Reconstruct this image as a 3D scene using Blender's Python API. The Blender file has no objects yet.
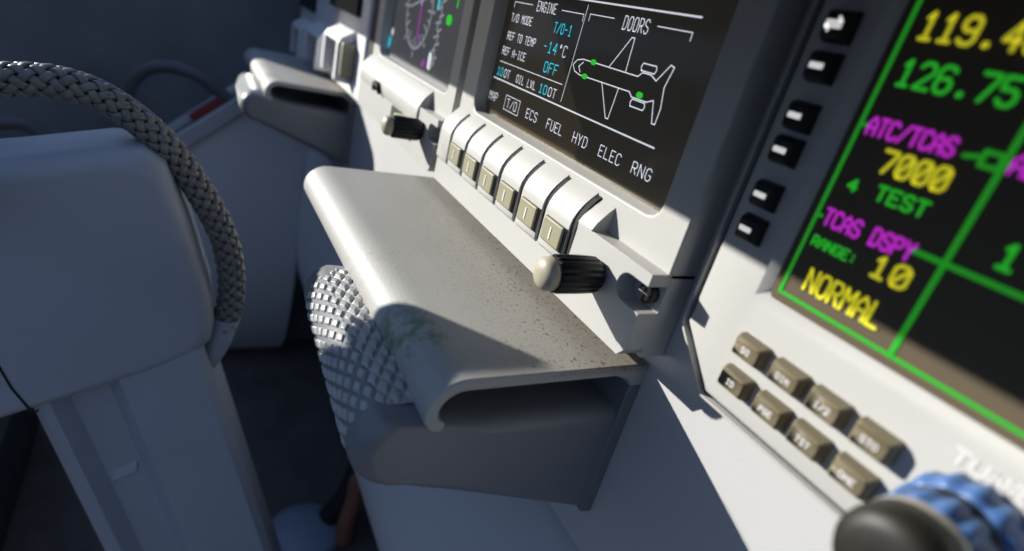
import bpy, bmesh, math, random
from mathutils import Vector, Matrix
random.seed(4)
S = 0.4                      # one drawing unit is 0.4 m
PI = math.pi
sc = bpy.context.scene
col = sc.collection

# ------------------------------------------------------------------ materials
def mat(name, c, rough=0.5, metal=0.0, var=0.0, vscale=60, bump=0.0, bscale=600, emit=0.0, spec=0.5, coat=0.0):
    m = bpy.data.materials.new(name); m.use_nodes = True
    nt = m.node_tree; N = nt.nodes; L = nt.links
    b = N['Principled BSDF']
    b.inputs['Base Color'].default_value = (*c, 1)
    b.inputs['Roughness'].default_value = rough
    b.inputs['Metallic'].default_value = metal
    b.inputs['Specular IOR Level'].default_value = spec
    b.inputs['Coat Weight'].default_value = coat
    if emit:
        b.inputs['Emission Color'].default_value = (*c, 1)
        b.inputs['Emission Strength'].default_value = emit
    if var or bump:
        tc = N.new('ShaderNodeTexCoord')
    if var:
        n = N.new('ShaderNodeTexNoise'); n.inputs['Scale'].default_value = vscale; n.inputs['Detail'].default_value = 6
        L.new(tc.outputs['Object'], n.inputs['Vector'])
        mx = N.new('ShaderNodeMix'); mx.data_type = 'RGBA'
        mx.inputs['A'].default_value = (*[v*(1-var) for v in c], 1)
        mx.inputs['B'].default_value = (*[min(1, v*(1+var)) for v in c], 1)
        L.new(n.outputs['Fac'], mx.inputs['Factor'])
        L.new(mx.outputs['Result'], b.inputs['Base Color'])
    if bump:
        n2 = N.new('ShaderNodeTexNoise'); n2.inputs['Scale'].default_value = bscale; n2.inputs['Detail'].default_value = 3
        L.new(tc.outputs['Object'], n2.inputs['Vector'])
        bp = N.new('ShaderNodeBump'); bp.inputs['Strength'].default_value = bump; bp.inputs['Distance'].default_value = 0.001
        L.new(n2.outputs['Fac'], bp.inputs['Height'])
        L.new(bp.outputs['Normal'], b.inputs['Normal'])
    return m

M = {}
M['white'] = mat('panel_paint', (.41, .405, .385), .5, var=.05, vscale=30, bump=.08, bscale=900)
M['wall'] = mat('cockpit_paint', (.43, .43, .425), .55, var=.06, vscale=14, bump=.08, bscale=700)
M['grey'] = mat('yoke_paint', (.30, .325, .365), .42, var=.08, vscale=16, bump=.12, bscale=500)
M['tunnel'] = mat('fairing_paint', (.40, .405, .41), .55, var=.08, vscale=8)
M['console'] = mat('console_paint', (.66, .66, .66), .55, var=.06, vscale=8)
M['dark'] = mat('dark_liner', (.13, .135, .145), .8, var=.35, vscale=9)
M['carpet'] = mat('carpet', (.10, .085, .080), .95, var=.6, vscale=14, bump=.6, bscale=250)
M['black'] = mat('black_plastic', (.006, .007, .010), .38, spec=.3)
M['blackmatt'] = mat('black_matt', (.008, .008, .009), .8)
M['gasket'] = mat('gasket', (.03, .033, .045), .5)
M['glass'] = mat('screen_glass', (.105, .084, .054), .12, spec=.35)
M['glass2'] = mat('radio_screen_glass', (.108, .088, .06), .35, spec=.04)
M['glass3'] = mat('glare_screen_glass', (.20, .20, .195), .3, spec=.6)  # paler base colour stands in for glare on the far screen
M['key'] = mat('tan_key', (.145, .122, .073), .5, var=.08, vscale=90)
M['soft'] = mat('beige_key', (.25, .235, .15), .5, var=.08, vscale=90)
M['print'] = mat('white_print', (.62, .61, .60), .5)
M['lit_print'] = mat('backlit_print', (.75, .74, .72), .5, emit=.75)
M['cream'] = mat('cream_cap', (.37, .34, .25), .4, var=.15, vscale=120)
M['blue'] = mat('blue_knob', (.055, .13, .32), .5, var=.12, vscale=60)
M['knob'] = mat('dark_knob_cap', (.012, .010, .007), .55, var=.4, vscale=90)
M['steel'] = mat('bright_ring', (.6, .56, .48), .3, metal=.7)
M['screw'] = mat('black_screw', (.02, .02, .022), .35, metal=.6)
M['braid'] = mat('braid_plastic', (.15, .143, .13), .33, var=.35, vscale=110, spec=.6)
M['core'] = mat('hose_core', (.012, .012, .013), .7)
M['cable'] = mat('cable_sleeve', (.09, .09, .095), .6, bump=.8, bscale=300)
M['red'] = mat('red_plastic', (.22, .02, .02), .5)
M['rust'] = mat('red_brown_rubber', (.22, .085, .05), .8, var=.5, vscale=30)
M['seat'] = mat('seat_cloth', (.07, .08, .10), .9)
M['pedal'] = mat('pedal_paint', (.22, .28, .36), .45, var=.3, vscale=25)
def em(n, c, s=1.0): M[n] = mat(n, c, .6, emit=s, spec=.1)
em('sym_white', (.62, .64, .70), .95); em('sym_cyan', (.04, .55, .68), .9); em('sym_green', (.03, .55, .035), .8)
em('sym_grey', (.30, .31, .34), .55)
em('rmu_green', (.020, .36, .022), .8); em('rmu_line', (.016, .24, .016), .8); em('rmu_yellow', (.50, .47, .02), .8); em('rmu_mag', (.47, .025, .50), .8)
em('pfd_mag', (.34, .06, .36), .6); em('pfd_lilac', (.42, .33, .52), .5)

for n_, c_ in (('glass', (.007, .007, .0065)), ('glass3', (.012, .012, .0125))):  # faint emission stands in for glare on both display screens
    b_ = M[n_].node_tree.nodes['Principled BSDF']; b_.inputs['Emission Color'].default_value = (*c_, 1); b_.inputs['Emission Strength'].default_value = 1
def tint_material():
    m = bpy.data.materials.new('sun_dimming_tint'); m.use_nodes = True; nt = m.node_tree; N = nt.nodes; N.remove(N['Principled BSDF'])
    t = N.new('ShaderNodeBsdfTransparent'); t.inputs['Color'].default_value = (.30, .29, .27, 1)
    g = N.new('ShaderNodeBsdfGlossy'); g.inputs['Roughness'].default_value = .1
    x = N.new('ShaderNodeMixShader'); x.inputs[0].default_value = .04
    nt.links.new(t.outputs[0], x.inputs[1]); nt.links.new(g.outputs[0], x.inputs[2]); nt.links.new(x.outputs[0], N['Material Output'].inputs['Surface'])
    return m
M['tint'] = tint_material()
def shelf_material():
    m = mat('shelf_paint', (.60, .585, .55), .55)
    nt = m.node_tree; N = nt.nodes; L = nt.links; b = N['Principled BSDF']
    geo = N.new('ShaderNodeTexCoord')
    def noise(scale, det=5, rough=.55):
        n = N.new('ShaderNodeTexNoise'); n.inputs['Scale'].default_value = scale
        n.inputs['Detail'].default_value = det; n.inputs['Roughness'].default_value = rough
        L.new(geo.outputs['Object'], n.inputs['Vector']); return n.outputs['Fac']
    def ramp(src, a, c):
        r = N.new('ShaderNodeMapRange'); r.inputs['From Min'].default_value = a; r.inputs['From Max'].default_value = c
        r.clamp = True; L.new(src, r.inputs['Value']); return r.outputs['Result']
    def math_(op, a, c):
        n = N.new('ShaderNodeMath'); n.operation = op; n.use_clamp = True
        for i, v in enumerate((a, c)):
            if isinstance(v, (int, float)): n.inputs[i].default_value = v
            else: L.new(v, n.inputs[i])
        return n.outputs[0]
    def mix(fac, A, B):
        n = N.new('ShaderNodeMix'); n.data_type = 'RGBA'
        L.new(fac, n.inputs['Factor'])
        for k, v in (('A', A), ('B', B)):
            if isinstance(v, tuple): n.inputs[k].default_value = (*v, 1)
            else: L.new(v, n.inputs[k])
        return n.outputs['Result']
    base = mix(ramp(noise(9), .3, .7), (.325, .32, .295), (.375, .37, .345))
    sep = N.new('ShaderNodeSeparateXYZ'); L.new(geo.outputs['Object'], sep.inputs[0])
    # grime that has gathered along the back edge of the shelf (object space, metres)
    back = ramp(sep.outputs['Y'], -.080, -.010)
    right = ramp(sep.outputs['X'], -.30, -.02)
    topf = ramp(sep.outputs['Z'], -.002, .001)
    dirt_w = math_('MULTIPLY', topf, math_('MULTIPLY', back, math_('ADD', math_('MULTIPLY', right, .75), .25)))
    film = math_('MULTIPLY', dirt_w, .75)
    base = mix(film, base, (.22, .19, .15))
    sp = ramp(noise(900, 3, .7), .58, .66)
    sp2 = ramp(noise(420, 4, .6), .60, .66)
    specks = math_('MULTIPLY', math_('MAXIMUM', sp, sp2), math_('MULTIPLY', dirt_w, 1.9))
    base = mix(specks, base, (.10, .07, .048))
    # green scuff marks on the front lip
    def blob(x, y, z, r0, r1, cfac, colr, base, nscale, lo, hi):
        d = N.new('ShaderNodeVectorMath'); d.operation = 'DISTANCE'
        L.new(geo.outputs['Object'], d.inputs[0]); d.inputs[1].default_value = (x*S, y*S, z*S)
        f = math_('MULTIPLY', ramp(d.outputs['Value'], r1*S, r0*S), ramp(noise(nscale), lo, hi))
        return mix(math_('MULTIPLY', f, cfac), base, colr)
    base = blob(-.565+.43, -.287, -.362+.35, .02, .06, .75, (.085, .17, .065), base, 130, .45, .58)
    base = blob(-.535+.43, -.265, -.348+.35, .02, .055, .75, (.09, .18, .07), base, 150, .47, .6)
    base = blob(-.60+.43, -.287, -.37+.35, .01, .05, .6, (.19, .165, .14), base, 110, .5, .6)
    base = blob(-.75+.43, -.288, -.37+.35, .02, .09, .5, (.26, .22, .16), base, 180, .55, .62)
    L.new(base, b.inputs['Base Color'])
    bp = N.new('ShaderNodeBump'); bp.inputs['Strength'].default_value = .35; bp.inputs['Distance'].default_value = .0008
    h = math_('ADD', math_('MULTIPLY', noise(520, 2), .5), math_('MULTIPLY', specks, .6))
    L.new(h, bp.inputs['Height']); L.new(bp.outputs['Normal'], b.inputs['Normal'])
    return m
M['shelf'] = shelf_material()
M['grip'] = mat('knurled_grip', (.34, .34, .325), .38, var=.2, vscale=60, spec=.5)

def body_material():
    m = mat('grip_body_paint', (.15, .155, .165), .4, var=.08, vscale=12, bump=.15, bscale=420)
    return m
M['body'] = body_material()

# ------------------------------------------------------------------ mesh builder
class MB:
    def __init__(self, mats='white'):
        self.bm = bmesh.new(); self.mats = [mats] if isinstance(mats, str) else list(mats)
    def mi(self, name):
        if name not in self.mats: self.mats.append(name)
        return self.mats.index(name)
    def face(self, vs, m=0, smooth=False):
        try:
            f = self.bm.faces.new(vs); f.material_index = m; f.smooth = smooth; return f
        except ValueError: return None
    def box(self, a, b, m=0):
        x0, x1 = sorted((a[0], b[0])); y0, y1 = sorted((a[1], b[1])); z0, z1 = sorted((a[2], b[2]))
        v = [self.bm.verts.new(p) for p in ((x0,y0,z0),(x1,y0,z0),(x1,y1,z0),(x0,y1,z0),(x0,y0,z1),(x1,y0,z1),(x1,y1,z1),(x0,y1,z1))]
        for q in ((0,3,2,1),(4,5,6,7),(0,1,5,4),(1,2,6,5),(2,3,7,6),(3,0,4,7)): self.face([v[i] for i in q], m)
        return self
    def prism(self, pts, axis, a, b, m=0, smooth=False):
        """closed polygon pts (two coordinates) swept along axis from a to b"""
        def P(u, w, t): return {'x': (t,u,w), 'y': (u,t,w), 'z': (u,w,t)}[axis]
        A = [self.bm.verts.new(P(u, w, a)) for u, w in pts]; B = [self.bm.verts.new(P(u, w, b)) for u, w in pts]
        n = len(pts)
        self.face(A, m); self.face(B[::-1], m)
        for i in range(n): self.face([A[i], B[i], B[(i+1) % n], A[(i+1) % n]], m, smooth)
        return self
    def loops(self, rings, m=0, smooth=True, cap0=True, cap1=True, closed=True):
        R = [[self.bm.verts.new(p) for p in r] for r in rings]
        for r0, r1 in zip(R, R[1:]):
            n = len(r0)
            for i in range(n if closed else n-1): self.face([r0[i], r0[(i+1) % n], r1[(i+1) % n], r1[i]], m, smooth)
        if cap0: self.face(R[0][::-1], m)
        if cap1: self.face(R[-1], m)
        return self
    def lathe(self, prof, org, axis='y', seg=40, m=0, smooth=True, flute=None):
        """prof: list of (radius, distance along axis)"""
        rings = []
        for r, t in prof:
            ring = []
            for k in range(seg):
                a = 2*PI*k/seg; rr = r*(flute(a) if flute else 1)
                c, s = rr*math.cos(a), rr*math.sin(a)
                ring.append({'y': (org[0]+c, org[1]+t, org[2]+s), 'x': (org[0]+t, org[1]+c, org[2]+s), 'z': (org[0]+c, org[1]+s, org[2]+t)}[axis])
            rings.append(ring)
        return self.loops(rings, m, smooth)
    def tube(self, path, r, seg=12, m=0):
        pts = [Vector(p) for p in path]; rings = []
        up = Vector((0.3, 0.2, 1)).normalized()
        for i, p in enumerate(pts):
            t = (pts[min(i+1, len(pts)-1)] - pts[max(i-1, 0)]).normalized()
            a = t.cross(up).normalized(); b = t.cross(a)
            rr = r[i] if isinstance(r, (list, tuple)) else r
            rings.append([p + rr*(math.cos(2*PI*k/seg)*a + math.sin(2*PI*k/seg)*b) for k in range(seg)])
        return self.loops(rings, m)
    def ribbon(self, pts, w, y, m=0, d=.0006):
        """flat stroke on the X-Z plane at Y=y with round joints"""
        for (x0, z0), (x1, z1) in zip(pts, pts[1:]):
            L = math.hypot(x1-x0, z1-z0)
            if L < 1e-9: continue
            nx, nz = -(z1-z0)/L*w/2, (x1-x0)/L*w/2
            self.face([self.bm.verts.new(p) for p in ((x0+nx,y,z0+nz),(x0-nx,y,z0-nz),(x1-nx,y,z1-nz),(x1+nx,y,z1+nz))], m)
        for i, (x, z) in enumerate(pts):
            self.face([self.bm.verts.new((x+w/2*math.cos(k*PI/4), y - d*.1*(1+(i % 2)), z+w/2*math.sin(k*PI/4))) for k in range(8)], m)
        return self
    def skew(self, k):
        """the shelf is a little deeper (k > 0) or shallower towards its far end"""
        for v in self.bm.verts: v.co.y *= 1 + k*min(1, max(0, (-.43-v.co.x)/.735))
        return self
    def build(self, name, parent=None, origin=(0, 0, 0), bevel=0, segs=3, smooth_angle=None, subsurf=0):
        bm = self.bm
        bmesh.ops.recalc_face_normals(bm, faces=bm.faces)
        for v in bm.verts: v.co = (v.co - Vector(origin)) * S
        me = bpy.data.meshes.new(name); bm.to_mesh(me); bm.free()
        for n in self.mats: me.materials.append(M[n])
        o = bpy.data.objects.new(name, me); col.objects.link(o)
        if parent is not None:
            o.parent = parent; o.location = (Vector(origin) - Vector(parent['_o'])) * S
        else: o.location = Vector(origin) * S
        o['_o'] = tuple(origin)
        if smooth_angle is not None:
            for p in me.polygons: p.use_smooth = True
            me.set_sharp_from_angle(angle=math.radians(smooth_angle))
        if bevel:
            b = o.modifiers.new('bevel', 'BEVEL'); b.width = bevel*S; b.segments = segs; b.limit_method = 'ANGLE'
            b.angle_limit = math.radians(35); b.harden_normals = False
            for p in me.polygons: p.use_smooth = True
            me.set_sharp_from_angle(angle=math.radians(40))
        return o

def empty(name, origin, rot=(0, 0, 0)):
    o = bpy.data.objects.new(name, None); col.objects.link(o)
    o.location = Vector(origin)*S; o.rotation_euler = rot; o['_o'] = tuple(origin); o.empty_display_size = .02
    return o
def tag(o, label, cat, group=None):
    o['label'] = label; o['category'] = cat
    if group: o['group'] = group
    return o
def struct(o, label=None):
    o['kind'] = 'structure'
    if label: o['label'] = label
    return o
def copy_tree(o, parent=None, skip=()):
    c = o.copy(); col.objects.link(c)
    if parent is not None: c.parent = parent
    for ch in list(o.children):
        if ch.name.split('.')[0] not in skip: copy_tree(ch, c, skip)
    return c
def rrect(x0, x1, z0, z1, r, n=3):
    out = []
    for cx, cz, a0 in ((x1-r, z1-r, 0), (x0+r, z1-r, PI/2), (x0+r, z0+r, PI), (x1-r, z0+r, 3*PI/2)):
        for k in range(n+1):
            a = a0 + PI/2*k/n; out.append((cx+r*math.cos(a), cz+r*math.sin(a)))
    return out
def frame(mb, loops_, m=0):
    """loops_: list of (2D loop, y): nested loops bridged in turn, no caps"""
    rings = [[(x, y, z) for x, z in lp] for lp, y in loops_]
    return mb.loops(rings, m, smooth=False, cap0=False, cap1=False)
def spline(pts, n=10):
    P = [Vector(p) for p in pts]; out = []
    for i in range(len(P)-1):
        p0, p1, p2, p3 = P[max(i-1, 0)], P[i], P[i+1], P[min(i+2, len(P)-1)]
        for k in range(n):
            t = k/n
            out.append(.5*((2*p1) + (p2-p0)*t + (2*p0-5*p1+4*p2-p3)*t*t + (3*p1-p0-3*p2+p3)*t**3))
    out.append(P[-1]); return out

# ------------------------------------------------------------------ stroke lettering (cell 4 wide, 6 high)
G = {'A':['0 0,0 4,2 6,4 4,4 0','0 2.4,4 2.4'],'B':['0 0,0 6,3 6,4 5,4 4,3 3.2,0 3.2','3 3.2,4 2.3,4 1,3 0,0 0'],'C':['4 5,3 6,1 6,0 5,0 1,1 0,3 0,4 1'],
 'D':['0 0,0 6,2.6 6,4 4.6,4 1.4,2.6 0,0 0'],'E':['4 6,0 6,0 0,4 0','0 3.1,3 3.1'],'F':['4 6,0 6,0 0','0 3.1,3 3.1'],'G':['4 5,3 6,1 6,0 5,0 1,1 0,3 0,4 1,4 2.8,2.4 2.8'],
 'H':['0 0,0 6','4 0,4 6','0 3,4 3'],'I':['2 0,2 6','1 0,3 0','1 6,3 6'],'J':['4 6,4 1,3 0,1 0,0 1'],'K':['0 0,0 6','4 6,0 2.6','1.2 3.6,4 0'],'L':['0 6,0 0,4 0'],
 'M':['0 0,0 6,2 3,4 6,4 0'],'N':['0 0,0 6,4 0,4 6'],'O':['1 0,0 1,0 5,1 6,3 6,4 5,4 1,3 0,1 0'],'P':['0 0,0 6,3 6,4 5,4 3.8,3 2.8,0 2.8'],
 'Q':['1 0,0 1,0 5,1 6,3 6,4 5,4 1,3 0,1 0','2.4 1.6,4 0'],'R':['0 0,0 6,3 6,4 5,4 3.8,3 2.9,0 2.9','1.8 2.9,4 0'],'S':['4 5,3 6,1 6,0 5,0 4,1 3.2,3 2.8,4 2,4 1,3 0,1 0,0 1'],
 'T':['0 6,4 6','2 6,2 0'],'U':['0 6,0 1,1 0,3 0,4 1,4 6'],'V':['0 6,2 0,4 6'],'W':['0 6,.8 0,2 3.4,3.2 0,4 6'],'X':['0 0,4 6','0 6,4 0'],'Y':['0 6,2 3,4 6','2 3,2 0'],'Z':['0 6,4 6,0 0,4 0'],
 '0':['1 0,0 1,0 5,1 6,3 6,4 5,4 1,3 0,1 0'],'1':['.8 4.8,2 6,2 0','.6 0,3.4 0'],'2':['0 5,1 6,3 6,4 5,4 3.8,0 .2,0 0,4 0'],'3':['0 5,1 6,3 6,4 5,4 4,3 3.1,1.5 3.1','3 3.1,4 2.2,4 1,3 0,1 0,0 1'],
 '4':['3 0,3 6,0 2,4 2'],'5':['4 6,0 6,0 3.4,3 3.4,4 2.6,4 1,3 0,1 0,0 1'],'6':['4 5.2,3 6,1 6,0 5,0 1,1 0,3 0,4 1,4 2.4,3 3.3,0 3.1'],'7':['0 6,4 6,4 5,1.5 0'],
 '8':['1 3.1,0 4,0 5,1 6,3 6,4 5,4 4,3 3.1,1 3.1,0 2.2,0 1,1 0,3 0,4 1,4 2.2,3 3.1'],'9':['0 .8,1 0,3 0,4 1,4 5,3 6,1 6,0 5,0 3.8,1 2.9,4 3'],'.':['1.6 .2,2.2 .2,2.2 .7,1.6 .7,1.6 .2'],
 '/':['0 0,4 6'],':':['2 1,2 1.5','2 4,2 4.5'],'-':['.6 3,3.4 3'],' ':[],'*':['1.2 5,1.8 6,2.6 6,3 5.2,2.4 4.4,1.6 4.4,1.2 5'],'Ø':['1 0,0 1,0 5,1 6,3 6,4 5,4 1,3 0,1 0','.6 .8,3.4 5.2']}
def text(mb, s, x, z, w, h, adv, th, y, m):
    """s starts at x with its foot on z; w,h = glyph size, adv = advance"""
    for ch in s:
        for st in G[ch]:
            pts = [tuple(map(float, p.split())) for p in st.split(',')]
            mb.ribbon([(x+px/4*w, z+pz/6*h) for px, pz in pts], th, y, m)
        x += adv
    return x

# ------------------------------------------------------------------ camera, sun, sky
cam = bpy.data.cameras.new('camera'); co = bpy.data.objects.new('camera', cam); col.objects.link(co); sc.camera = co
VU, VV, CC = (190, -59), (165, 1560), (512, 275.5)
a = Vector((VU[0]-CC[0], VU[1]-CC[1], 0)); b = Vector((VV[0]-CC[0], VV[1]-CC[1], 0))
foc = math.sqrt(-a.dot(b)); a.z = b.z = foc
u = a.normalized(); v = b.normalized(); n = v.cross(u).normalized()
rows = (-u, n, -v)                        # world X, Y, Z seen from the lens (x right, y down, z forward)
mw = Matrix(((rows[0][0], -rows[0][1], -rows[0][2]), (rows[1][0], -rows[1][1], -rows[1][2]), (rows[2][0], -rows[2][1], -rows[2][2]))).to_4x4()
mw.translation = Vector((0, -.5, 0))*S
co.matrix_world = mw
cam.sensor_width = 36; cam.lens = foc/1024*36; cam.clip_start = .01; cam.clip_end = 60
cam.dof.use_dof = True; cam.dof.focus_distance = .82*S; cam.dof.aperture_fstop = 4.6

sun = bpy.data.lights.new('sun', 'SUN'); so = bpy.data.objects.new('sun', sun); col.objects.link(so)
sun.energy = 8.4; sun.angle = math.radians(.6); sun.color = (1, .965, .90)
so.rotation_euler = Vector((1.14, 1, -.47)).to_track_quat('-Z', 'Y').to_euler(); so.location = (-3, -3, 2)

w = bpy.data.worlds.new('sky'); sc.world = w; w.use_nodes = True
nt = w.node_tree; bg = nt.nodes['Background']
tc = nt.nodes.new('ShaderNodeTexCoord'); sp = nt.nodes.new('ShaderNodeSeparateXYZ'); rp = nt.nodes.new('ShaderNodeValToRGB'); mr = nt.nodes.new('ShaderNodeMapRange')
nt.links.new(tc.outputs['Generated'], sp.inputs[0]); nt.links.new(sp.outputs['Z'], mr.inputs['Value'])
mr.inputs['From Min'].default_value = -1; mr.inputs['From Max'].default_value = 1
nt.links.new(mr.outputs['Result'], rp.inputs['Fac']); nt.links.new(rp.outputs['Color'], bg.inputs['Color'])
e = rp.color_ramp.elements
e[0].position = .3; e[0].color = (.028, .034, .048, 1); e[1].position = 1; e[1].color = (.22, .36, .70, 1)
x_ = e.new(.47); x_.color = (.105, .145, .225, 1); x_ = e.new(.62); x_.color = (.195, .285, .47, 1)
bg.inputs['Strength'].default_value = 1.06

# ------------------------------------------------------------------ the setting
mb = MB('wall'); mb.prism([(.02, .40), (.10, .40), (.10, -.68), (.02, -.68)], 'x', -3.15, .6)
wf = struct(mb.build('wall_front', origin=(-.8, .02, -.68), bevel=.006), 'pale painted instrument panel backing below the displays')
# lower fairing bulging under the panel
mb = MB('tunnel'); prof = [(.10, -.682), (.045, -.682), (.02, -.72), (-.02, -.82), (-.065, -.95), (-.095, -1.06), (-.10, -1.12), (-.085, -1.20), (-.03, -1.30), (.10, -1.36)]
mb.prism(prof, 'x', -1.3, .5)
struct(mb.build('trim_1', origin=(-.4, .0, -1.0), smooth_angle=60), 'pale bulging fairing below the instrument panel')
mb = MB('console'); mb.prism([(.02, -.683), (.0, -1.1), (.005, -1.3), (.03, -1.45), (.07, -1.53), (.099, -1.55), (.099, -.683)], 'x', -2.88, -1.33)
struct(mb.build('trim_2', origin=(-2.1, .02, -1.1), smooth_angle=50), 'pale lower panel closing the far footwell')
mb = MB('dark'); mb.prism([(.10, -.682), (.16, -.682), (.3, -2.1), (.22, -2.1)], 'x', -3.2, .6)
struct(mb.build('wall_footwell', origin=(-1.5, .2, -2.1)))
mb = MB('carpet'); mb.box((-3.4, -2.6, -2.16), (.6, .3, -2.1)); struct(mb.build('floor', origin=(-1.4, -1, -2.1)), 'dark mottled carpet in the footwell')
# cabin side wall: solid liner forward, low sill aft (the side window above it lets the sun in)
mb = MB('dark'); mb.prism([(.3, -2.1), (.3, .55), (-.848, .55), (-.848, -.10), (-2.6, -.10), (-2.6, -2.1)], 'x', -3.28, -3.2)
struct(mb.build('wall_left', origin=(-3.2, -1, -2.1), bevel=.01), 'dark liner of the cabin side wall')
# side console wall under the ledge
mb = MB('wall'); pts = []
mb.bm.verts.ensure_lookup_table()
def console_top(y): return -.69 + (y+.597)*.88
rings = []
for y in (-1.40, -1.1, -.8, -.6, -.4, -.2, .018):
    zt = -.866 + (y+.622)*.88 - .04
    rings.append([(-3.19, y, zt), (-2.90, y, zt), (-2.89, y, zt-.05), (-2.885, y, -1.5), (-2.93, y, -1.75), (-3.0, y, -1.95), (-3.1, y, -2.08), (-3.19, y, -2.09)])
mb.loops(rings, 0, True, True, True)
mb.mats=['console']
struct(mb.build('wall_console', origin=(-3.0, -.5, -1.5), smooth_angle=45), 'grey side console wall below the ledge')

# glareshield above the frame: its lip throws the shade over the upper panels
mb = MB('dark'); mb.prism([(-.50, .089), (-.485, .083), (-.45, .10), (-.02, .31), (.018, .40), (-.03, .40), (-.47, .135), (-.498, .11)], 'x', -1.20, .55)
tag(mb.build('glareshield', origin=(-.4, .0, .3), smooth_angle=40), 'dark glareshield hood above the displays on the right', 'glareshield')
vo = (-2.1, -.5, .09); vz = empty('added_sun_visor', vo); tag(vz, 'tinted sun visor sheet added out of view to dim the far displays', 'sun visor')  # unseen sheet added to weaken the sun on the far displays
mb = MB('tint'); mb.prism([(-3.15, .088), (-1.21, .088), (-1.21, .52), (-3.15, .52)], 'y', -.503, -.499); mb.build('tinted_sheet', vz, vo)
mb = MB('dark'); mb.prism([(-1.27, .09), (-1.245, .145), (-1.17, .232), (-1.36, .30), (-1.40, .52), (-.9, .52), (-.9, .09)], 'y', -.516, -.506); mb.build('shadow_plate', vz, vo)  # unseen plate, edge cut to cast a wedge of shade on the display

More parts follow.
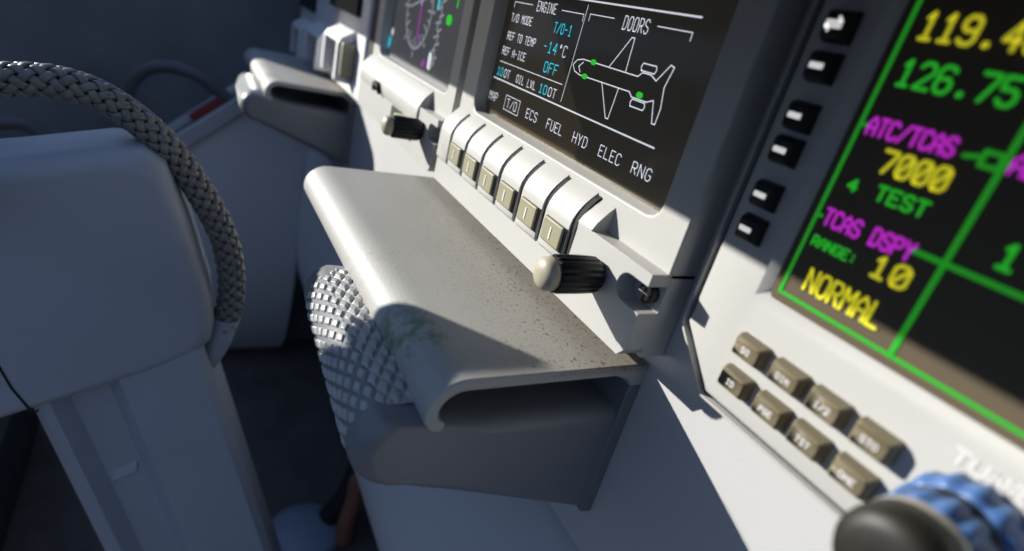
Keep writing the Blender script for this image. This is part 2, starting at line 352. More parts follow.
# ------------------------------------------------------------------ display unit
DX0, DX1 = -1.085, -.415
def display_unit(buttons=True):
    o0 = (-.75, 0, -.319)
    t = empty('display_unit', o0)
    mb = MB('white')
    out = rrect(DX0, DX1, -.215, .27, .004, 3)
    frame(mb, [(out, .06), (out, -.024), (rrect(-1.022, -.462, -.160, .245, .022, 3), -.024), (rrect(-1.018, -.466, -.156, .241, .02, 3), .004)])
    mb.build('bezel', t, o0, bevel=.0025, segs=2)
    mb = MB('glass'); mb.box((-1.025, .0005, -.163), (-.459, .03, .248)); scr = mb.build('screen', t, o0)
    # lower block
    mb = MB('white')
    mb.prism([(.018, -.207), (-.030, -.207), (-.048, -.2075), (-.048, -.317), (.018, -.317)], 'x', DX0, -.538)
    # right end: front plate with an open slot, solid body behind it
    r = .0175; zc = -.2395; slot = [(DX1, zc+r)] + [(-.4475 - r*math.sin(k*PI/8), zc + r*math.cos(k*PI/8)) for k in range(9)] + [(DX1, zc-r)]
    poly = [(DX0, -.2075), (-.538, -.2075), (-.5375, -.2065), (DX1, -.2065)] + slot + [(DX1, -.306), (-.4255, -.319), (DX0, -.319)]
    mb.prism(poly, 'y', -.050, -.020)
    mb.box((-.538, -.020, -.319), (DX1, .018, -.2065))
    mb.build('lower_block', t, o0, bevel=.0022, segs=2)
    # seven hoods between and beside the buttons
    hood = [(-.0235, -.167), (-.0315, -.1745), (-.041, -.185), (-.0485, -.196), (-.0530, -.207), (-.0545, -.217)]
    xs = [-1.083] + [-.575-.0748*k for k in range(6, -1, -1)]
    if not buttons:
        mb = MB('white'); mb.prism(hood + [(-.0545, -.235), (-.052, -.243), (-.02, -.243)], 'x', DX0+.002, -.537); mb.build('hood', t, o0, bevel=.002, segs=2, smooth_angle=25)
        mb = MB('blackmatt'); mb.box((-.73, -.054, -.284), (-.65, -.045, -.246)); mb.build('recess', t, o0)
        mb = MB('cream'); mb.box((-.64, -.075, -.282), (-.585, -.045, -.246)); mb.build('stop_block', t, o0, bevel=.003)
        mb = MB('blackmatt'); mb.tube([(-.90, -.0565, -.238), (-.885, -.060, -.222), (-.86, -.060, -.221), (-.84, -.0565, -.238)], .008, 8); mb.build('hook', t, o0)
    for k in range(8 if buttons else 0):
        xa = xs[k] + (.0052 if k else 0); xb = xs[k+1]-.0042 if k < 7 else -.537
        mb = MB('white')
        if k == 7: mb.prism([(-.0235, -.172), (-.033, -.181), (-.046, -.196), (-.0515, -.2065), (-.050, -.2072), (-.02, -.2072)], 'x', xa, xb)
        else: mb.prism(hood + [(-.0545, -.268), (-.050, -.274), (-.02, -.274)], 'x', xa, xb)
        mb.build('button_hood', t, o0, bevel=.0012, segs=2, smooth_angle=25)
        if k:              # black filler as the gap's shade left of this hood, deepest beside the button
            mb = MB('blackmatt'); q_ = [(y_+.0012+.0004*i, z_) for i, (y_, z_) in enumerate(hood)]
            mb.prism([(-.022, -.169)] + q_[1:] + [(-.0500, -.268), (-.048, -.273), (-.02, -.273)], 'x', xs[k]-.0044, xs[k]+.0054); mb.build('shade_filler', t, o0)
    for k in range(6 if buttons else 0):
        cx = -.612-.0748*k
        mb = MB('blackmatt'); mb.box((cx-.0245, -.0562, -.2595), (cx+.0310, -.052, -.2235))
        sk = mb.build('button', t, o0)
        mb = MB('soft'); mb.box((cx-.0235, -.0605, -.2575), (cx+.0270, -.0545, -.2235)); cp = mb.build('button_cap', sk, o0, bevel=.0022)
        mb = MB('print'); mb.box((cx-.0006, -.0614, -.2505), (cx+.0028, -.0602, -.2325)); mb.build('legend', sk, o0)['label'] = 'white bar legend'
    # rotary knob
    mb = MB('black')
    fl = lambda a_: 1 + .045*math.cos(18*a_)
    mb.lathe([(.012, .0), (.0195, -.004), (.0225, -.010), (.0232, -.030), (.0232, -.066), (.021, -.0705)], (-.502, -.049, -.2505), seg=108, flute=fl)
    kn = mb.build('knob', t, o0)
    mb = MB('cream'); mb.lathe([(.0205, 0), (.0212, -.005), (.0205, -.0105), (.0180, -.0150), (.0120, -.0185), (.004, -.020)], (-.502, -.1195, -.2505), seg=40)
    mb.build('end_cap', kn, o0)['label'] = 'cream domed end cap'
    # screw in the slot
    mb = MB('screw'); mb.lathe([(.0125, 0), (.0125, -.010), (.0105, -.013), (.004, -.0135)], (-.434, -.0195, -.2395), seg=20)
    mb.box((-.4445, -.0345, -.2408), (-.4235, -.0325, -.2382)); mb.box((-.4353, -.0345, -.250), (-.4327, -.0325, -.229))
    mb.build('screw', t, o0, bevel=.001)
    return t
eicas = display_unit()
tag(eicas, 'display unit showing the DOORS page with an aeroplane outline', 'display', 'display units along the panel')
nav = display_unit(False); nav.location.x -= .70*S
tag(nav, 'display unit showing a round navigation dial, beyond the DOORS page', 'display', 'display units along the panel')
for ch in nav.children:
    if ch.name.startswith('screen'):
        ch.data = ch.data.copy(); ch.data.materials[0] = M['glass3']

# page on the near display
mb = MB('sym_white'); W, Cy, Gn = 0, mb.mi('sym_cyan'), mb.mi('sym_green'); y = -.0002
T = .0012
mb.ribbon([(-.80, .062), (-.529, .062)], .0022, y)
mb.ribbon([(-.990, .034), (-.990, .043), (-.925, .043)], T, y); mb.ribbon([(-.828, .043), (-.765, .043), (-.765, .034)], T, y)
mb.ribbon([(-.749, .036), (-.749, .045), (-.690, .045)], T, y); mb.ribbon([(-.598, .045), (-.535, .045), (-.535, .036)], T, y)
def cond(s, x, z, wd, h, th=.0014, m=0):      # condensed capitals filling width wd
    adv = wd/len(s); text(mb, s, x, z, adv*.66, h, adv, th, y-.0002, m)
cond('ENGINE', -.907, .0355, .066, .0145); cond('DOORS', -.666, .034, .056, .0165)
cond('T/O MODE', -.990, .011, .080, .0125); cond('REF TO TEMP', -.990, -.0195, .108, .0125); cond('REF A-ICE', -.997, -.046, .093, .0125)
cond('T/O-1', -.838, .010, .056, .0145, .0016, Cy); cond('-14', -.855, -.021, .046, .016, .0016, Cy); cond('*C', -.808, -.021, .028, .016)
cond('OFF', -.838, -.0505, .047, .0155, .0016, Cy)
mb.ribbon([(-1.0, -.059), (-.773, -.059)], T, y); mb.ribbon([(-.760, .056), (-.764, -.083)], T*.9, y)
cond('10', -1.000, -.083, .028, .0135, .0016, Cy); cond('OT', -.970, -.083, .026, .0135); cond('OIL LVL', -.920, -.083, .073, .0125)
cond('10', -.836, -.083, .028, .0135, .0016, Cy); cond('OT', -.806, -.083, .027, .0135)
mb.ribbon([(-1.009, -.090), (-.533, -.090)], .0022, y)
for s, x, wd in (('MAP', -1.010, .038), ('T/O', -.934, .042), ('ECS', -.858, .042), ('FUEL', -.786, .052), ('HYD', -.706, .042), ('ELEC', -.636, .054), ('RNG', -.560, .043)):
    cond(s, x, -.130, wd, .015)
mb.ribbon([(-.943, -.135), (-.943, -.110), (-.887, -.110), (-.887, -.135), (-.943, -.135)], T, y)
A_ = .0015                                     # aeroplane outline
zc = -.0265
mb.ribbon([(-.605, -.0165), (-.735, -.0155), (-.750, -.0185), (-.758, zc), (-.750, -.0345), (-.735, -.0375), (-.612, -.0372), (-.605, -.0425), (-.574, -.0425), (-.562, -.038), (-.552, -.064), (-.546, -.064), (-.545, -.045), (-.551, -.020), (-.545, .0045), (-.552, .006), (-.569, -.0155), (-.581, -.0105), (-.598, -.0105), (-.605, -.0165)], A_, y)
mb.ribbon([(-.670, -.0155), (-.640, .0265), (-.634, .0265), (-.632, -.016)], A_, y)
mb.ribbon([(-.676, -.0372), (-.645, -.0795), (-.639, -.0795), (-.636, -.0372)], A_, y)
for z0, z1 in ((-.0085, .0005), (-.0535, -.0445)):
    mb.ribbon([(-.602, z0), (-.604, (z0+z1)/2), (-.602, z1), (-.576, z1), (-.574, (z0+z1)/2), (-.576, z0), (-.602, z0)], A_, y)
mb.ribbon([(-.733, -.0195), (-.742, zc), (-.735, -.0335)], A_, y)
for gx, gz in ((-.708, -.0155), (-.720, -.0372), (-.590, -.0372)):
    mb.ribbon([(gx-.003, gz), (gx+.003, gz)], .0075, y-.0004, Gn)
mb.build('page_symbols', eicas, (-.75, 0, -.319))

# page on the far display (same local frame, moved by the unit's pitch)
mb = MB('sym_grey'); y = -.0003; LI, MG, CY, GN, WH = mb.mi('pfd_lilac'), mb.mi('pfd_mag'), mb.mi('sym_cyan'), mb.mi('sym_green'), mb.mi('sym_white')
def O(x): return x + .70
cx, cz, R = O(-1.500), -.012, .095
mb.ribbon([(cx+R*math.sin(a_)*1.0, cz-R*math.cos(a_)) for a_ in [k*PI/24 for k in range(-22, 23)]], .007, y)
for k in range(-11, 12):
    a_ = k*PI/12; r0 = R*(.72 if k % 2 == 0 else .84)
    mb.ribbon([(cx+r0*math.sin(a_), cz-r0*math.cos(a_)), (cx+R*math.sin(a_), cz-R*math.cos(a_))], .006, y)
    if k % 3 == 0: mb.ribbon([(cx+R*1.12*math.sin(a_), cz-R*1.12*math.cos(a_)), (cx+R*1.2*math.sin(a_), cz-R*1.2*math.cos(a_))], .008, y)
mb.ribbon([(O(-1.49), .06), (O(-1.485), .0)], .012, y-.0006, LI); mb.ribbon([(O(-1.485), .0), (O(-1.48), -.088)], .009, y-.0006, MG)
mb.ribbon([(O(-1.56), -.01), (O(-1.52), .0), (O(-1.47), .012), (O(-1.42), .02)], .006, y-.0003, 0)
mb.ribbon([(O(-1.365), .06), (O(-1.368), .0)], .010, y-.0006, CY)
for k in range(13):
    z = .06-.0155*k; xx = -1.345 + (.008 if k % 2 else -.008)
    mb.ribbon([(O(xx-.012), z), (O(xx+.012), z+.006)], .006, y)
    mb.ribbon([(O(-1.345), z), (O(-1.345+(.012 if k % 3 else -.012)), z-.012)], .005, y)
mb.ribbon([(O(-1.254), .07), (O(-1.254), .012)], .006, y, GN); mb.ribbon([(O(-1.292), -.018), (O(-1.280), -.018)], .022, y-.0006, GN)
mb.ribbon([(O(-1.716), -.128), (O(-1.713), -.112)], .018, y, CY); mb.ribbon([(O(-1.70), -.093), (O(-1.698), -.088)], .016, y, WH)
mb.ribbon([(O(-1.410), -.132), (O(-1.404), -.128)], .018, y, MG); mb.ribbon([(O(-1.366), -.128), (O(-1.366), -.108)], .022, y, WH)
pg = mb.build('page_symbols', eicas, (-.75, 0, -.319)); pg.parent = nav

# ------------------------------------------------------------------ grab shelf with hand grip (near) and its twin beyond
SX0, SX1 = -1.165, -.43
def grab_shelf():
    o0 = (-.43, 0, -.35)
    t = empty('grab_shelf', o0)
    zt = -.3425
    out = [(.021, zt), (-.225, zt)]
    cy_, cz_, rr = -.236, -.3850, .0425
    out += [(cy_ - rr*math.sin(k*PI/16)*1.03, cz_ + rr*math.cos(k*PI/16)) for k in range(0, 10)]
    out += [(-.277, -.398), (-.270, -.408), (-.262, -.4105), (-.255, -.408), (-.2525, -.400)]
    ri = .028
    out += [(-.236 - ri*math.sin(k*PI/12), -.3855 + ri*math.cos(k*PI/12)) for k in range(7, -1, -1)]
    out += [(-.225, -.3575), (-.030, -.3575), (-.006, -.366), (.0, -.376), (.021, -.376)]
    mb = MB('shelf'); mb.prism(out, 'x', SX0, SX1, 0, False)
    mb.skew(.045).build('shelf_plate', t, o0, bevel=.0025, segs=2, smooth_angle=35)
    mb = MB('body'); mb.prism([(.0, -.3765), (.021, -.3765), (.021, -.604), (.0, -.600)], 'x', SX0, SX1-.0005); mb.build('back_plate', t, o0, bevel=.002, segs=2)
    # lower body with rounded nose; right end softened
    nose = []
    ncy, ncz, nr = -.298, -.438, .049
    for k in range(0, 17):
        a_ = PI*k/16 * 1.06
        nose.append((ncy - nr*math.sin(a_)*1.03, ncz + nr*math.cos(a_)))
    prof = [(.0, -.416), (-.20, -.410), (-.255, -.400)] + nose[2:-1] + [(-.270, -.499), (-.214, -.521), (.0, -.603)]
    c_y, c_z = -.16, -.455
    rings = []
    bx1 = -.432; rad = .024
    for k in range(9):
        a_ = PI/2*k/8; ins = rad*(1-math.cos(a_)); xx = bx1 - rad + rad*math.sin(a_)
        ring = []
        for i, (py, pz) in enumerate(prof):
            dy, dz = c_y-py, c_z-pz; L = math.hypot(dy, dz)
            if py > -.01:   # keep the root against the back web
                ring.append((xx, py, pz + (ins if pz < c_z else -ins)))
            else: ring.append((xx, py+dy/L*ins, pz+dz/L*ins))
        rings.append(ring)
    left = [(-.805, py, pz) for py, pz in prof]
    ring_l = [(-.828, py + (.02 if py < -.2 else 0), pz + (-.012 if pz > c_z else .012)) for py, pz in prof]
    mb = MB('body'); mb.loops([ring_l, left] + rings, 0, True, True, True)
    bo = mb.skew(-.045).build('grip_body', t, o0, smooth_angle=50)
    # knurled pad wrapped round the nose
    mb = MB('grip')
    arc = []                                   # dense arc points with normals, from the top of the nose round underneath
    for k in range(0, 151):
        a_ = -.55 + (PI*1.02+.55)*k/150
        arc.append((a_, ncy - nr*1.03*math.sin(max(a_, 0)) - (a_ if a_ < 0 else 0)*.085, ncz + nr*math.cos(max(a_, 0)), math.sin(max(a_, 0)), math.cos(max(a_, 0))))
    nx = 300; xa, xb = -.815, -.466; cell = .0190
    slen = [0]
    for p, q in zip(arc, arc[1:]): slen.append(slen[-1] + math.hypot(q[1]-p[1], q[2]-p[2]))
    grid = []
    for i in range(nx+1):
        X = xa + (xb-xa)*i/nx; row = []
        for j, (a_, py, pz, sn, cs) in enumerate(arc):
            s_ = slen[j]; e1 = min((X-xa), (xb-X), s_, slen[-1]-s_)
            p_, q_ = (X/.034 + s_/.0185) % 1, (X/.034 - s_/.0185) % 1
            d_ = min(p_, 1-p_, q_, 1-q_)       # distance to the nearest groove
            hgt = .0040*min(1, max(0, (d_-.10)/.13))
            h_ = -.0015 + hgt
            edge = min(1, max(0, e1/.018)); h_ = -.006 + (h_+.006)*math.sqrt(max(0, 1-(1-edge)**2))
            # the left end rounds over
            el = min(1, max(0, (X-xa)/.06)); sh = (1-math.sqrt(max(0, 1-(1-el)**2)))*.030
            row.append(mb.bm.verts.new((X, py - sn*(h_-sh), pz + cs*(h_-sh))))
        grid.append(row)
    for i in range(nx):
        for j in range(len(arc)-1): mb.face([grid[i][j], grid[i+1][j], grid[i+1][j+1], grid[i][j+1]], 0, True)
    g = mb.skew(-.045).build('knurled_grip', t, o0, smooth_angle=50); g['label'] = 'diamond knurled grip pad'
    return t
shelf = grab_shelf()
tag(shelf, 'near grab shelf with curled lip and knurled grip, below the DOORS display', 'shelf', 'grab shelves under the panel')
far = copy_tree(shelf); far.location.x -= 1.65*S
tag(far, 'far blurred grab shelf by the side console, beyond the hose', 'shelf', 'grab shelves under the panel')

# ------------------------------------------------------------------ radio management unit on the right
o0 = (-.15, 0, -.305)
rmu = empty('radio_control_unit', o0)
tag(rmu, 'radio unit on the right with green lined screen and tan keys', 'radio')
mb = MB('white')
oc = lambda d: rrect(-.386+d, .16-d, -.306+d, .27-d, .056-.3*d, 1)
frame(mb, [(oc(-.0095), .02), (oc(-.0095), .0), (oc(-.0085), -.001), (oc(-.0062), -.001), (oc(-.0058), .02)])
frame(mb, [(oc(-.001), .02), (oc(-.001), .003), (oc(.004), -.002), (rrect(-.323, .10, -.190, .24, .010, 1), -.002), (rrect(-.312, .09, -.173, .23, .006, 1), .009)])
mb.build('faceplate', rmu, o0, bevel=.002, segs=2)
mb = MB('gasket'); mb.prism(oc(-.0060), 'y', .008, .0195); mb.build('gasket', rmu, o0)
mb = MB('glass2'); mb.box((-.314, .006, -.176), (.092, .016, .232)); mb.build('screen', rmu, o0)
mb = MB('rmu_line'); GR, YE, MA = mb.mi('rmu_green'), mb.mi('rmu_yellow'), mb.mi('rmu_mag'); y = .0052
f_ = 1.012                                    # the page lies a little behind the faceplate plane
def q(x): return x*f_
def ln(*p, w=.0040): mb.ribbon([(q(x_), z_*f_) for x_, z_ in p], w, y)
ln((-.301, .20), (-.301, -.164)); ln((-.301, -.164), (.08, -.164), w=.0036); ln((-.190, .20), (-.190, -.164), w=.0048)
ln((-.216, -.0805), (.08, -.0805), w=.0048)
ln((-.216, -.0035), (-.204, -.001)); ln((-.204, .003), (-.192, .003), (-.192, -.007), (-.204, -.007), (-.204, .003), w=.004); ln((-.190, -.002), (-.184, -.002))
ln((-.301, -.001), (-.296, -.001)); ln((-.301, -.084), (-.296, -.084))
def tx(s, x0, x1, z, h, m, th):
    th *= .82
    adv = (x1-x0)/(len(s)-.22); text(mb, s, q(x0), z*f_, adv*.70*f_, h*f_, adv*f_, th, y-.0003, m)
tx('119.40', -.2895, -.2045, .0700, .0190, YE, .0042); tx('126.75', -.2890, -.2040, .0345, .0190, GR, .0042)
tx('ATC/TCAS', -.2930, -.2235, -.0070, .0135, MA, .0036); tx('7ØØØ', -.2690, -.2160, -.0325, .0172, YE, .0044)
tx('4', -.2860, -.2780, -.0545, .0090, GR, .0036); tx('TEST', -.2605, -.2190, -.0545, .0115, GR, .0036)
tx('TCAS DSPY', -.2925, -.2125, -.0895, .0140, MA, .0036); tx('RANGE:', -.2930, -.2500, -.1105, .0085, GR, .0028)
tx('1Ø', -.2350, -.2050, -.1120, .0172, YE, .0044); tx('NORMAL', -.2810, -.2090, -.1505, .0200, YE, .0040)
tx('ADF', -.1850, -.155, -.0070, .0135, MA, .0036); tx('1', -.1620, -.150, -.0680, .0172, GR, .0046)
mb.build('page_symbols', rmu, o0)
# line select keys
for i, z in enumerate((.0700, .0355, -.0090, -.0415, -.0865, -.1225)):
    x = -.354
    mb = MB('black'); hw, hh = .0105, .0105
    mb.loops([[(x+sx*(hw+g), yy, z+sz*(hh+g)) for sx, sz in ((-1, -1), (1, -1), (1, 1), (-1, 1))] for g, yy in ((.0035, 0), (.003, -.006), (.0, -.0155), (-.0012, -.0162))], 0, False)
    k = mb.build('line_key', rmu, o0, bevel=.0012, segs=2)
    mb = MB('lit_print')
    if i == 0:
        mb.ribbon([(x-.0068, z+.0020), (x+.0068, z+.0020)], .0032, -.0168); mb.ribbon([(x-.0068, z-.0015), (x+.0068, z-.0015)], .0032, -.0168)
        mb.ribbon([(x+.0068, z+.0020), (x+.0035, z+.0058)], .003, -.0168); mb.ribbon([(x-.0068, z-.0015), (x-.0035, z-.0052)], .003, -.0168)
        mb.build('legend', k, o0)['label'] = 'white double arrow legend'
    else:
        mb.box((x-.0070, -.0170, z-.0026), (x+.0070, -.0160, z+.0026)); mb.build('legend', k, o0, bevel=.0006)['label'] = 'white bar legend'
# function keys
for names, z, zs in ((('SQ', 'DIM', '1/2', 'STO'), -.2305, 0), (('ID', 'PGE', 'TST', 'DME'), -.2690, 0)):
    for s, x in zip(names, (-.2965, -.2510, -.2085, -.1640)):
        mb = MB('key'); hw, hh = .0150, .0092
        mb.loops([[(x+sx*(hw+g), yy, z+sz*(hh+g)) for sx, sz in ((-1, -1), (1, -1), (1, 1), (-1, 1))] for g, yy in ((.0030, 0), (.0028, -.0080), (.0006, -.0155), (-.0010, -.0165))], 0, False)
        k = mb.build('function_key', rmu, o0, bevel=.002, segs=2)
        mb = MB('print'); wd = .0052*len(s)
        text(mb, s, x-wd/2+.0010, z-.0030, .0034, .0058, .0052, .0013, -.0169, 0); mb.build('legend', k, o0)
# lettering beside the tuning knob
mb = MB('print'); text(mb, 'TUNE', -.118, -.2075, .0090, .0110, .0125, .0028, -.0026, 0); mb.build('legend', rmu, o0)['label'] = 'white TUNE lettering'
# concentric tuning knob
kx, kz = -.088, -.2430
fl = lambda a_: 1 + .045*math.sin(13*a_)
mb = MB('black'); mb.lathe([(.034, 0), (.034, -.006), (.030, -.010)], (kx, -.001, kz), seg=48)
kb = mb.build('tuning_knob', rmu, o0)
mb = MB('blue'); mb.lathe([(.034, -.006), (.0375, -.008), (.0385, -.020), (.0375, -.034), (.033, -.038), (.028, -.039)], (kx, -.001, kz), seg=156, flute=fl); mb.build('outer_ring', kb, o0)['label'] = 'large blue fluted ring'
mb = MB('blackmatt'); mb.lathe([(.030, -.036), (.0335, -.039), (.0335, -.046), (.030, -.048)], (kx, -.001, kz), seg=48); mb.build('collar', kb, o0)
mb = MB('blue'); mb.lathe([(.030, -.046), (.0340, -.048), (.0345, -.062), (.0340, -.076), (.031, -.080)], (kx, -.001, kz), seg=156, flute=fl); mb.build('inner_ring', kb, o0)['label'] = 'small blue fluted ring'
mb = MB('steel'); mb.lathe([(.030, -.079), (.0345, -.081), (.0345, -.086), (.032, -.088)], (kx, -.001, kz), seg=48); mb.build('bright_band', kb, o0)
mb = MB('knob'); mb.lathe([(.032, -.087), (.0340, -.089), (.0345, -.104), (.0335, -.114), (.030, -.121), (.022, -.1245), (.006, -.125)], (kx, -.001, kz), seg=48); mb.build('end_cap', kb, o0)['label'] = 'worn dark end cap'

# ------------------------------------------------------------------ control panel beyond the far display
o0 = (-2.4, 0, -.33)
cp = empty('switch_panel', o0); tag(cp, 'blurred grey switch panel with dark windows above the far grab shelf', 'control panel')
mb = MB('console'); mb.box((-3.15, -.03, -.335), (-1.86, .018, .26)); mb.build('faceplate', cp, o0, bevel=.01)
for x0, x1, z0, z1 in ((-3.10, -2.75, -.145, -.08), (-2.40, -1.96, -.085, -.03)):
    mb = MB('blackmatt'); mb.box((x0, -.045, z0), (x1, -.028, z1)); mb.build('dark_slot', cp, o0, bevel=.004)
for x0, x1, z0, z1 in ((-2.98, -2.80, -.335, -.235), (-2.60, -2.38, -.305, -.215), (-2.20, -2.02, -.28, -.18)):
    mb = MB('console'); mb.prism([(-.03, z1+.02), (-.085, z1+.005), (-.085, z0-.015), (-.03, z0-.02)], 'x', x0-.035, x0-.004)
    mb.prism([(-.03, z1+.02), (-.085, z1+.005), (-.085, z0-.015), (-.03, z0-.02)], 'x', x1+.004, x1+.035)
    mb.prism([(-.03, z1+.05), (-.075, z1+.022), (-.085, z1+.004), (-.03, z1)], 'x', x0-.035, x1+.035)
    sw = mb.build('switch_housing', cp, o0, bevel=.004)
    mb = MB('gasket'); mb.box((x0, -.050, z0), (x1, -.029, z1)); mb.build('dark_window', sw, o0, bevel=.003)
mb = MB('soft'); mb.box((-2.01, -.075, -.275), (-1.955, -.03, -.17)); mb.build('rocker_switch', cp, o0, bevel=.006)
mb = MB('blackmatt'); mb.box((-1.868, -.02, -.24), (-1.80, .019, .25)); mb.build('side_gap', cp, o0)

# ------------------------------------------------------------------ control yoke on the left
p = math.radians(13.5)
YO = Vector((-.94, -.60, -.50)); cph, sph = math.cos(p), math.sin(p)
def loc(Y, Z):                             # world Y,Z on the yoke's side plane -> its pitched axes
    dy, dz = Y-YO.y, Z-YO.z; return (dy*cph + dz*sph, -dy*sph + dz*cph)
KY = 1.2; CAMP = Vector((0, -.5, 0)); YP = CAMP + KY*(YO-CAMP)
yk = empty('control_yoke', tuple(YP), (p, 0, 0)); yk['_o'] = (0, 0, 0); yk.scale = (KY, KY, KY)
tag(yk, 'grey control yoke hub and column at the left edge', 'yoke')
hub = [loc(*q_) for q_ in ((-.96, -.378), (-.711, -.318), (-.60, -.288), (-.556, -.286), (-.528, -.306), (-.494, -.404), (-.460, -.53), (-.453, -.59), (-.458, -.625), (-.478, -.650), (-.538, -.682), (-.709, -.741), (-.75, -.755), (-.96, -.83))]
mb = MB('grey')
rings = []
cyh = sum(h[0] for h in hub)/len(hub); czh = sum(h[1] for h in hub)/len(hub)
RX = .034
for k in range(-8, 9):
    a_ = PI/2*k/8; half = .075
    X = -half + (half + (half-RX) + 0)*0
    if k <= 0: X = -2*half + RX - RX*math.sin(-a_)
    else: X = -RX + RX*math.sin(a_)
    ins = RX*(1-math.cos(a_))*1.0
    ring = []
    for (hy, hz) in hub:
        dy, dz = cyh-hy, czh-hz; L = math.hypot(dy, dz); ring.append((X, hy+dy/L*ins, hz+dz/L*ins))
    rings.append(ring)
    if k == 0: rings.append([(-RX, hy, hz) for hy, hz in hub])
mb.loops(rings, 0, True, True, True)
hb = mb.build('hub', yk, (0, 0, 0), smooth_angle=50)
# seam on the hub side
mb = MB('blackmatt'); s0 = loc(-.745, -.632); s1 = loc(-.708, -.738)
mb.ribbon([(0, 0), (.001, 0)], .0001, 0)
bmesh.ops.delete(mb.bm, geom=list(mb.bm.verts), context='VERTS')
mb.tube([(.0005, *s0), (.0008, (s0[0]+s1[0])/2-.004, (s0[1]+s1[1])/2+.002), (.0005, *s1), (-.012, s1[0]+.002, s1[1]-.004)], .0019, 8); mb.build('seam', yk, (0, 0, 0))
# column: chamfered tapered box
cl0, cl1 = loc(-.722, -.72), loc(-.628, -1.13); cr0, cr1 = loc(-.474, -.62), loc(-.300, -1.27)
def lerp(a_, b_, t_): return (a_[0]+(b_[0]-a_[0])*t_, a_[1]+(b_[1]-a_[1])*t_)
mb = MB('grey'); rings = []
for t_ in (0, .35, .7, 1.0, 1.6, 2.6):
    L_, R_ = lerp(cl0, cl1, t_), lerp(cr0, cr1, t_); m1 = lerp(L_, R_, .42); e0 = lerp(L_, R_, .06); e1 = lerp(L_, R_, .95)
    rings.append([(-.034, *L_), (-.012, *e0), (-.014, *lerp(L_, R_, .11)), (-.042, *lerp(L_, R_, .19)), (-.044, *lerp(L_, R_, .40)), (-.006, *lerp(L_, R_, .50)), (-.004, *e1), (-.02, *R_), (-.17, *R_), (-.19, *e1), (-.19, *e0), (-.17, *L_)])
mb.loops(rings, 0, True); mb.build('column', yk, (0, 0, 0), smooth_angle=22)
# small raised fold on the column
c0 = loc(-.590, -.935); mb = MB('grey')
mb.loops([[(-.052, c0[0]-.038, c0[1]-.008), (-.052, c0[0]+.022, c0[1]+.004), (-.052, c0[0]+.030, c0[1]+.040), (-.052, c0[0]-.012, c0[1]+.040)], [(-.036, c0[0]-.028, c0[1]-.004), (-.034, c0[0]+.018, c0[1]+.006), (-.047, c0[0]+.026, c0[1]+.036), (-.047, c0[0]-.010, c0[1]+.036)]], 0, True)
mb.build('tab', yk, (0, 0, 0), bevel=.003)
# chipped paint on the column edge
c0 = loc(-.684, -.835); mb = MB('print'); mb.loops([[(-.036, c0[0]-.006, c0[1]-.006), (-.036, c0[0]+.005, c0[1]-.010), (-.036, c0[0]+.006, c0[1]+.004), (-.036, c0[0]-.002, c0[1]+.010)], [(-.030, c0[0]-.005, c0[1]-.005), (-.030, c0[0]+.004, c0[1]-.009), (-.030, c0[0]+.005, c0[1]+.003), (-.030, c0[0]-.002, c0[1]+.008)]], 0, False); mb.build('paint_chip', yk, (0, 0, 0))
# horn with hand grip, outside the frame at left, shaped to shade the shelf
horn = [(-1.184, -.026), (-1.160, -.030), (-.965, -.114), (-.950, -.130), (-.945, -.30), (-.97, -.42), (-1.22, -.55), (-1.22, -.47), (-1.05, -.38), (-1.0, -.30), (-.995, -.19), (-1.02, -.160), (-1.186, -.150)]
mb = MB('grey'); 
def wl(X, Y, Z):
    dy, dz = (Y-YP.y)/KY, (Z-YP.z)/KY; return ((X-YP.x)/KY, dy*cph + dz*sph, -dy*sph + dz*cph)
mb.loops([[wl(X, Y, Z) for X, Z in [(X_-.034, Z_) for X_, Z_ in horn]] for Y in (-.85, -.795)], 0, False); mb.build('hand_grip', yk, (0, 0, 0), bevel=.004)

# braided hose
path = spline([(-1.03, -.83, -.262), (-1.01, -.77, -.238), (-1.0, -.716, -.2245), (-1.0, -.653, -.2175), (-1.0, -.597, -.2335), (-1.0, -.536, -.2815), (-1.0, -.482, -.357), (-1.0, -.440, -.449), (-1.0, -.4265, -.544), (-1.0, -.4365, -.622)], 40)
cum = [0]
for a_, b_ in zip(path, path[1:]): cum.append(cum[-1] + (b_-a_).length)
LEN = cum[-1]
def at(s_):
    s_ = min(max(s_, 0), LEN-1e-6)
    lo, hi = 0, len(cum)-1
    while hi-lo > 1:
        mid = (lo+hi)//2
        if cum[mid] <= s_: lo = mid
        else: hi = mid
    t_ = (s_-cum[lo])/(cum[hi]-cum[lo]); pos = path[lo].lerp(path[hi], t_); tan = (path[hi]-path[lo]).normalized()
    ax = Vector((1, 0, 0)); nb = tan.cross(ax).normalized(); na = nb.cross(tan).normalized()
    return pos, tan, na, nb
o0 = (-1.0, -.45, -.55)
hose = empty('braided_hose', o0); hose.location = (CAMP + KY*(Vector(o0)-CAMP))*S; hose.scale = (KY, KY, KY); tag(hose, 'braided grey hose arching over the yoke hub', 'hose')
mb = MB('core'); mb.loops([[at(LEN*i/140)[0] + .0172*(math.cos(2*PI*k/16)*at(LEN*i/140)[2] + math.sin(2*PI*k/16)*at(LEN*i/140)[3]) for k in range(16)] for i in range(141)], 0, True)
mb.build('core', hose, o0)
mb = MB('braid'); NS, Rb, am = 6, .0190, .0020; pitch = 2*PI*Rb*1.05  # lay of the braid
steps = int(LEN/pitch*44)
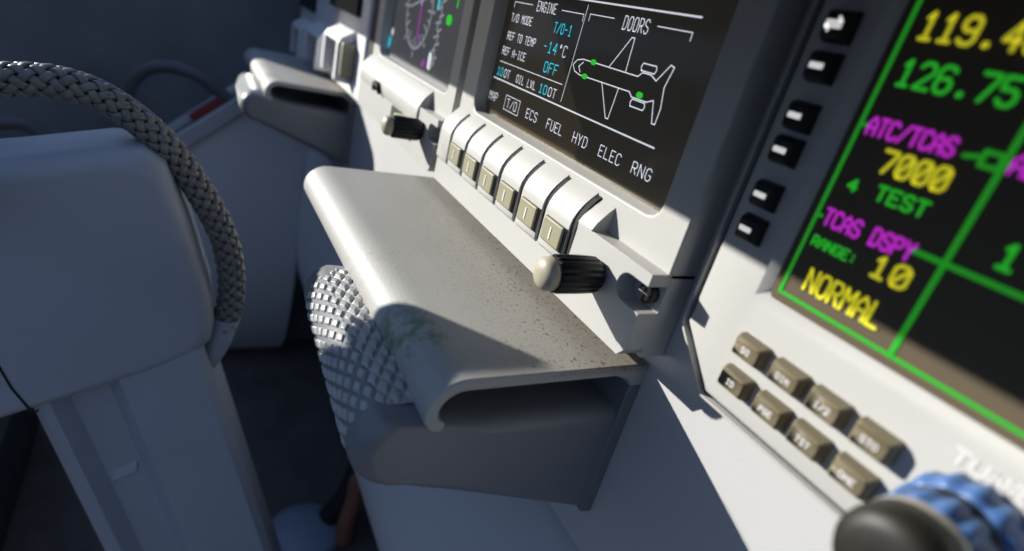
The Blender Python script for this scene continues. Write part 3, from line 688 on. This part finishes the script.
for sgn in (1, -1):
    for kk in range(NS):
        rings = []
        for i in range(steps+1):
            s_ = LEN*i/steps; th = sgn*2*PI*s_/pitch + 2*PI*kk/NS
            ph = math.cos(2*PI*NS*s_/pitch)
            r_ = Rb + sgn*am*max(-1, min(1, ph*1.6))
            pos, tan, na, nb = at(s_)
            rad = math.cos(th)*na + math.sin(th)*nb; cir = -math.sin(th)*na + math.cos(th)*nb
            wid = (tan - sgn*cir).normalized(); c_ = pos + r_*rad; hw, ht = .0055, .0022
            rings.append([c_ + hw*wid*cu + ht*rad*cv for cu, cv in ((-1, -.2), (-.8, .7), (-.35, 1), (.35, 1), (.8, .7), (1, -.2), (.5, -1), (-.5, -1))])
        mb.loops(rings, 0, True)
mb.build('braided_sleeve', hose, o0)
mb = MB('grey'); bpth = spline([(-1.0, -.4330, -.600), (-1.0, -.4395, -.632), (-1.0, -.4500, -.668), (-1.0, -.468, -.705), (-1.0, -.49, -.735)], 6)
mb.tube(bpth, [.0240-.0060*i/(len(bpth)-1) for i in range(len(bpth))], 20); mb.build('boot', hose, o0)['label'] = 'smooth grey end sleeve'

# ------------------------------------------------------------------ ledge, cable and small things at the far left
KL = 1.26
def far_(P): return CAMP + KL*(Vector(P)-CAMP)
o0 = tuple(far_((-2.3, -.45, -.56)))
lg = empty('side_ledge', o0); tag(lg, 'pale sloping ledge behind the hose, with a red piece in its slot', 'ledge')
mb = MB('wall'); A0 = Vector((-2.90, -.90, -1.112)); A1 = Vector((-2.90, -.275, -.562))
d_ = (A1-A0).normalized(); up = Vector((0, -d_.z, d_.y))
def bar(mb, x0, x1, h0, h1, s0, s1, m=0):
    P = lambda x, s_, h: Vector((x, A0.y, A0.z)) + d_*s_ + up*h
    mb.loops([[P(x0, s_, h0), P(x1, s_, h0), P(x1, s_, h1), P(x0, s_, h1)] for s_ in (s0, s1)], m, False)
Ln = (A1-A0).length
bar(mb, -2.96, -2.86, -.055, .012, 0, Ln); mb.build('rail', lg, o0, bevel=.006)
mb = MB('wall'); bar(mb, -3.05, -2.96, -.055, .035, 0, Ln); mb.build('back_rail', lg, o0, bevel=.006)
mb = MB('gasket'); bar(mb, -2.925, -2.905, .005, .016, .1, Ln-.01); mb.build('slot', lg, o0)
mb = MB('red'); bar(mb, -2.945, -2.890, .014, .045, .58, .74); mb.build('red_marker', lg, o0, bevel=.004)
mb = MB('cable'); cpth = spline([far_(P_) for P_ in [(-2.40, -.70, -.72), (-2.38, -.69, -.62), (-2.36, -.675, -.50), (-2.34, -.625, -.425), (-2.32, -.545, -.395), (-2.31, -.46, -.415), (-2.31, -.40, -.455), (-2.31, -.35, -.485)]], 10)
mb.tube(cpth, .0277, 14); tag(mb.build('cable', origin=far_((-2.31, -.35, -.485))), 'thin dark cable looping up from the sloping ledge', 'cable')
mb = MB('cable'); cpth = spline([far_(P_) for P_ in [(-2.42, -1.25, -.76), (-2.40, -1.10, -.705), (-2.40, -1.0, -.675), (-2.40, -.95, -.685), (-2.40, -.90, -.74)]], 10)
mb.tube(cpth, .0277, 14); tag(mb.build('cable', origin=far_((-2.4, -.9, -.74))), 'short dark cable showing above the yoke hub at the left edge', 'cable')

# rudder pedal and its arm, low between column and grip
o0 = (-1.72, -.0, -2.1)
pd = empty('rudder_pedal', o0); tag(pd, 'blue grey rudder pedal low beside the yoke column', 'pedal')
mb = MB('pedal'); mb.lathe([(.15, .0), (.15, .012), (.135, .028), (.10, .042), (.06, .050), (.01, .053)], (-1.72, -.05, -2.1), axis='z', seg=32); mb.build('pedal_plate', pd, o0)
mb = MB('blackmatt'); mb.tube(spline([(-1.74, .04, -2.06), (-1.76, .12, -1.95), (-1.80, .17, -1.80), (-1.82, .20, -1.65)], 8), .045, 12); mb.build('pedal_arm', pd, o0)
mb = MB('rust'); mb.tube(spline([(-1.63, .09, -2.09), (-1.66, .10, -2.0), (-1.70, .13, -1.93), (-1.78, .155, -1.85)], 8), .035, 10); mb.build('rubber_boot', pd, o0)['label'] = 'red brown rubber boot'

# unseen seat added behind the frame's left edge to shade the yoke
o0 = (-2.1, -1.4, -2.1)
st = empty('shading_seat', o0); tag(st, 'dark blue seat added out of view to shade the yoke', 'seat')
mb = MB('seat'); mb.prism([(-1.70, -1.2), (-1.70, -.02), (-1.686, -.008), (-1.654, .060), (-1.64, .066), (-1.45, .066), (-1.44, -1.2)], 'y', -1.31, -1.262); mb.build('shade_bolster', st, o0, bevel=.004)  # top edge cut to shade the right part of the knurled grip
mb = MB('seat'); mb.prism([(-2.70, -1.75), (-2.70, -.01), (-1.69, -.008), (-1.69, -1.75)], 'y', -1.31, -1.26); mb.build('backrest', st, o0, bevel=.004)
mb = MB('seat'); mb.box((-2.5, -1.30, -1.45), (-1.5, -.95, -1.28)); mb.build('cushion', st, o0, bevel=.04)
mb = MB('gasket'); mb.prism([(-1.42, -1.42), (-1.0, -1.42), (-.98, -1.5), (-1.05, -2.1), (-1.45, -2.1)], 'x', -2.55, -1.65); mb.build('base', st, o0, bevel=.02)

for o in list(bpy.data.objects):
    if '_o' in o: del o['_o']

sc.view_settings.view_transform = 'Standard'; sc.view_settings.look = 'None'
sc.view_settings.exposure = 0; sc.view_settings.gamma = 1; sc.view_settings.use_curve_mapping = False
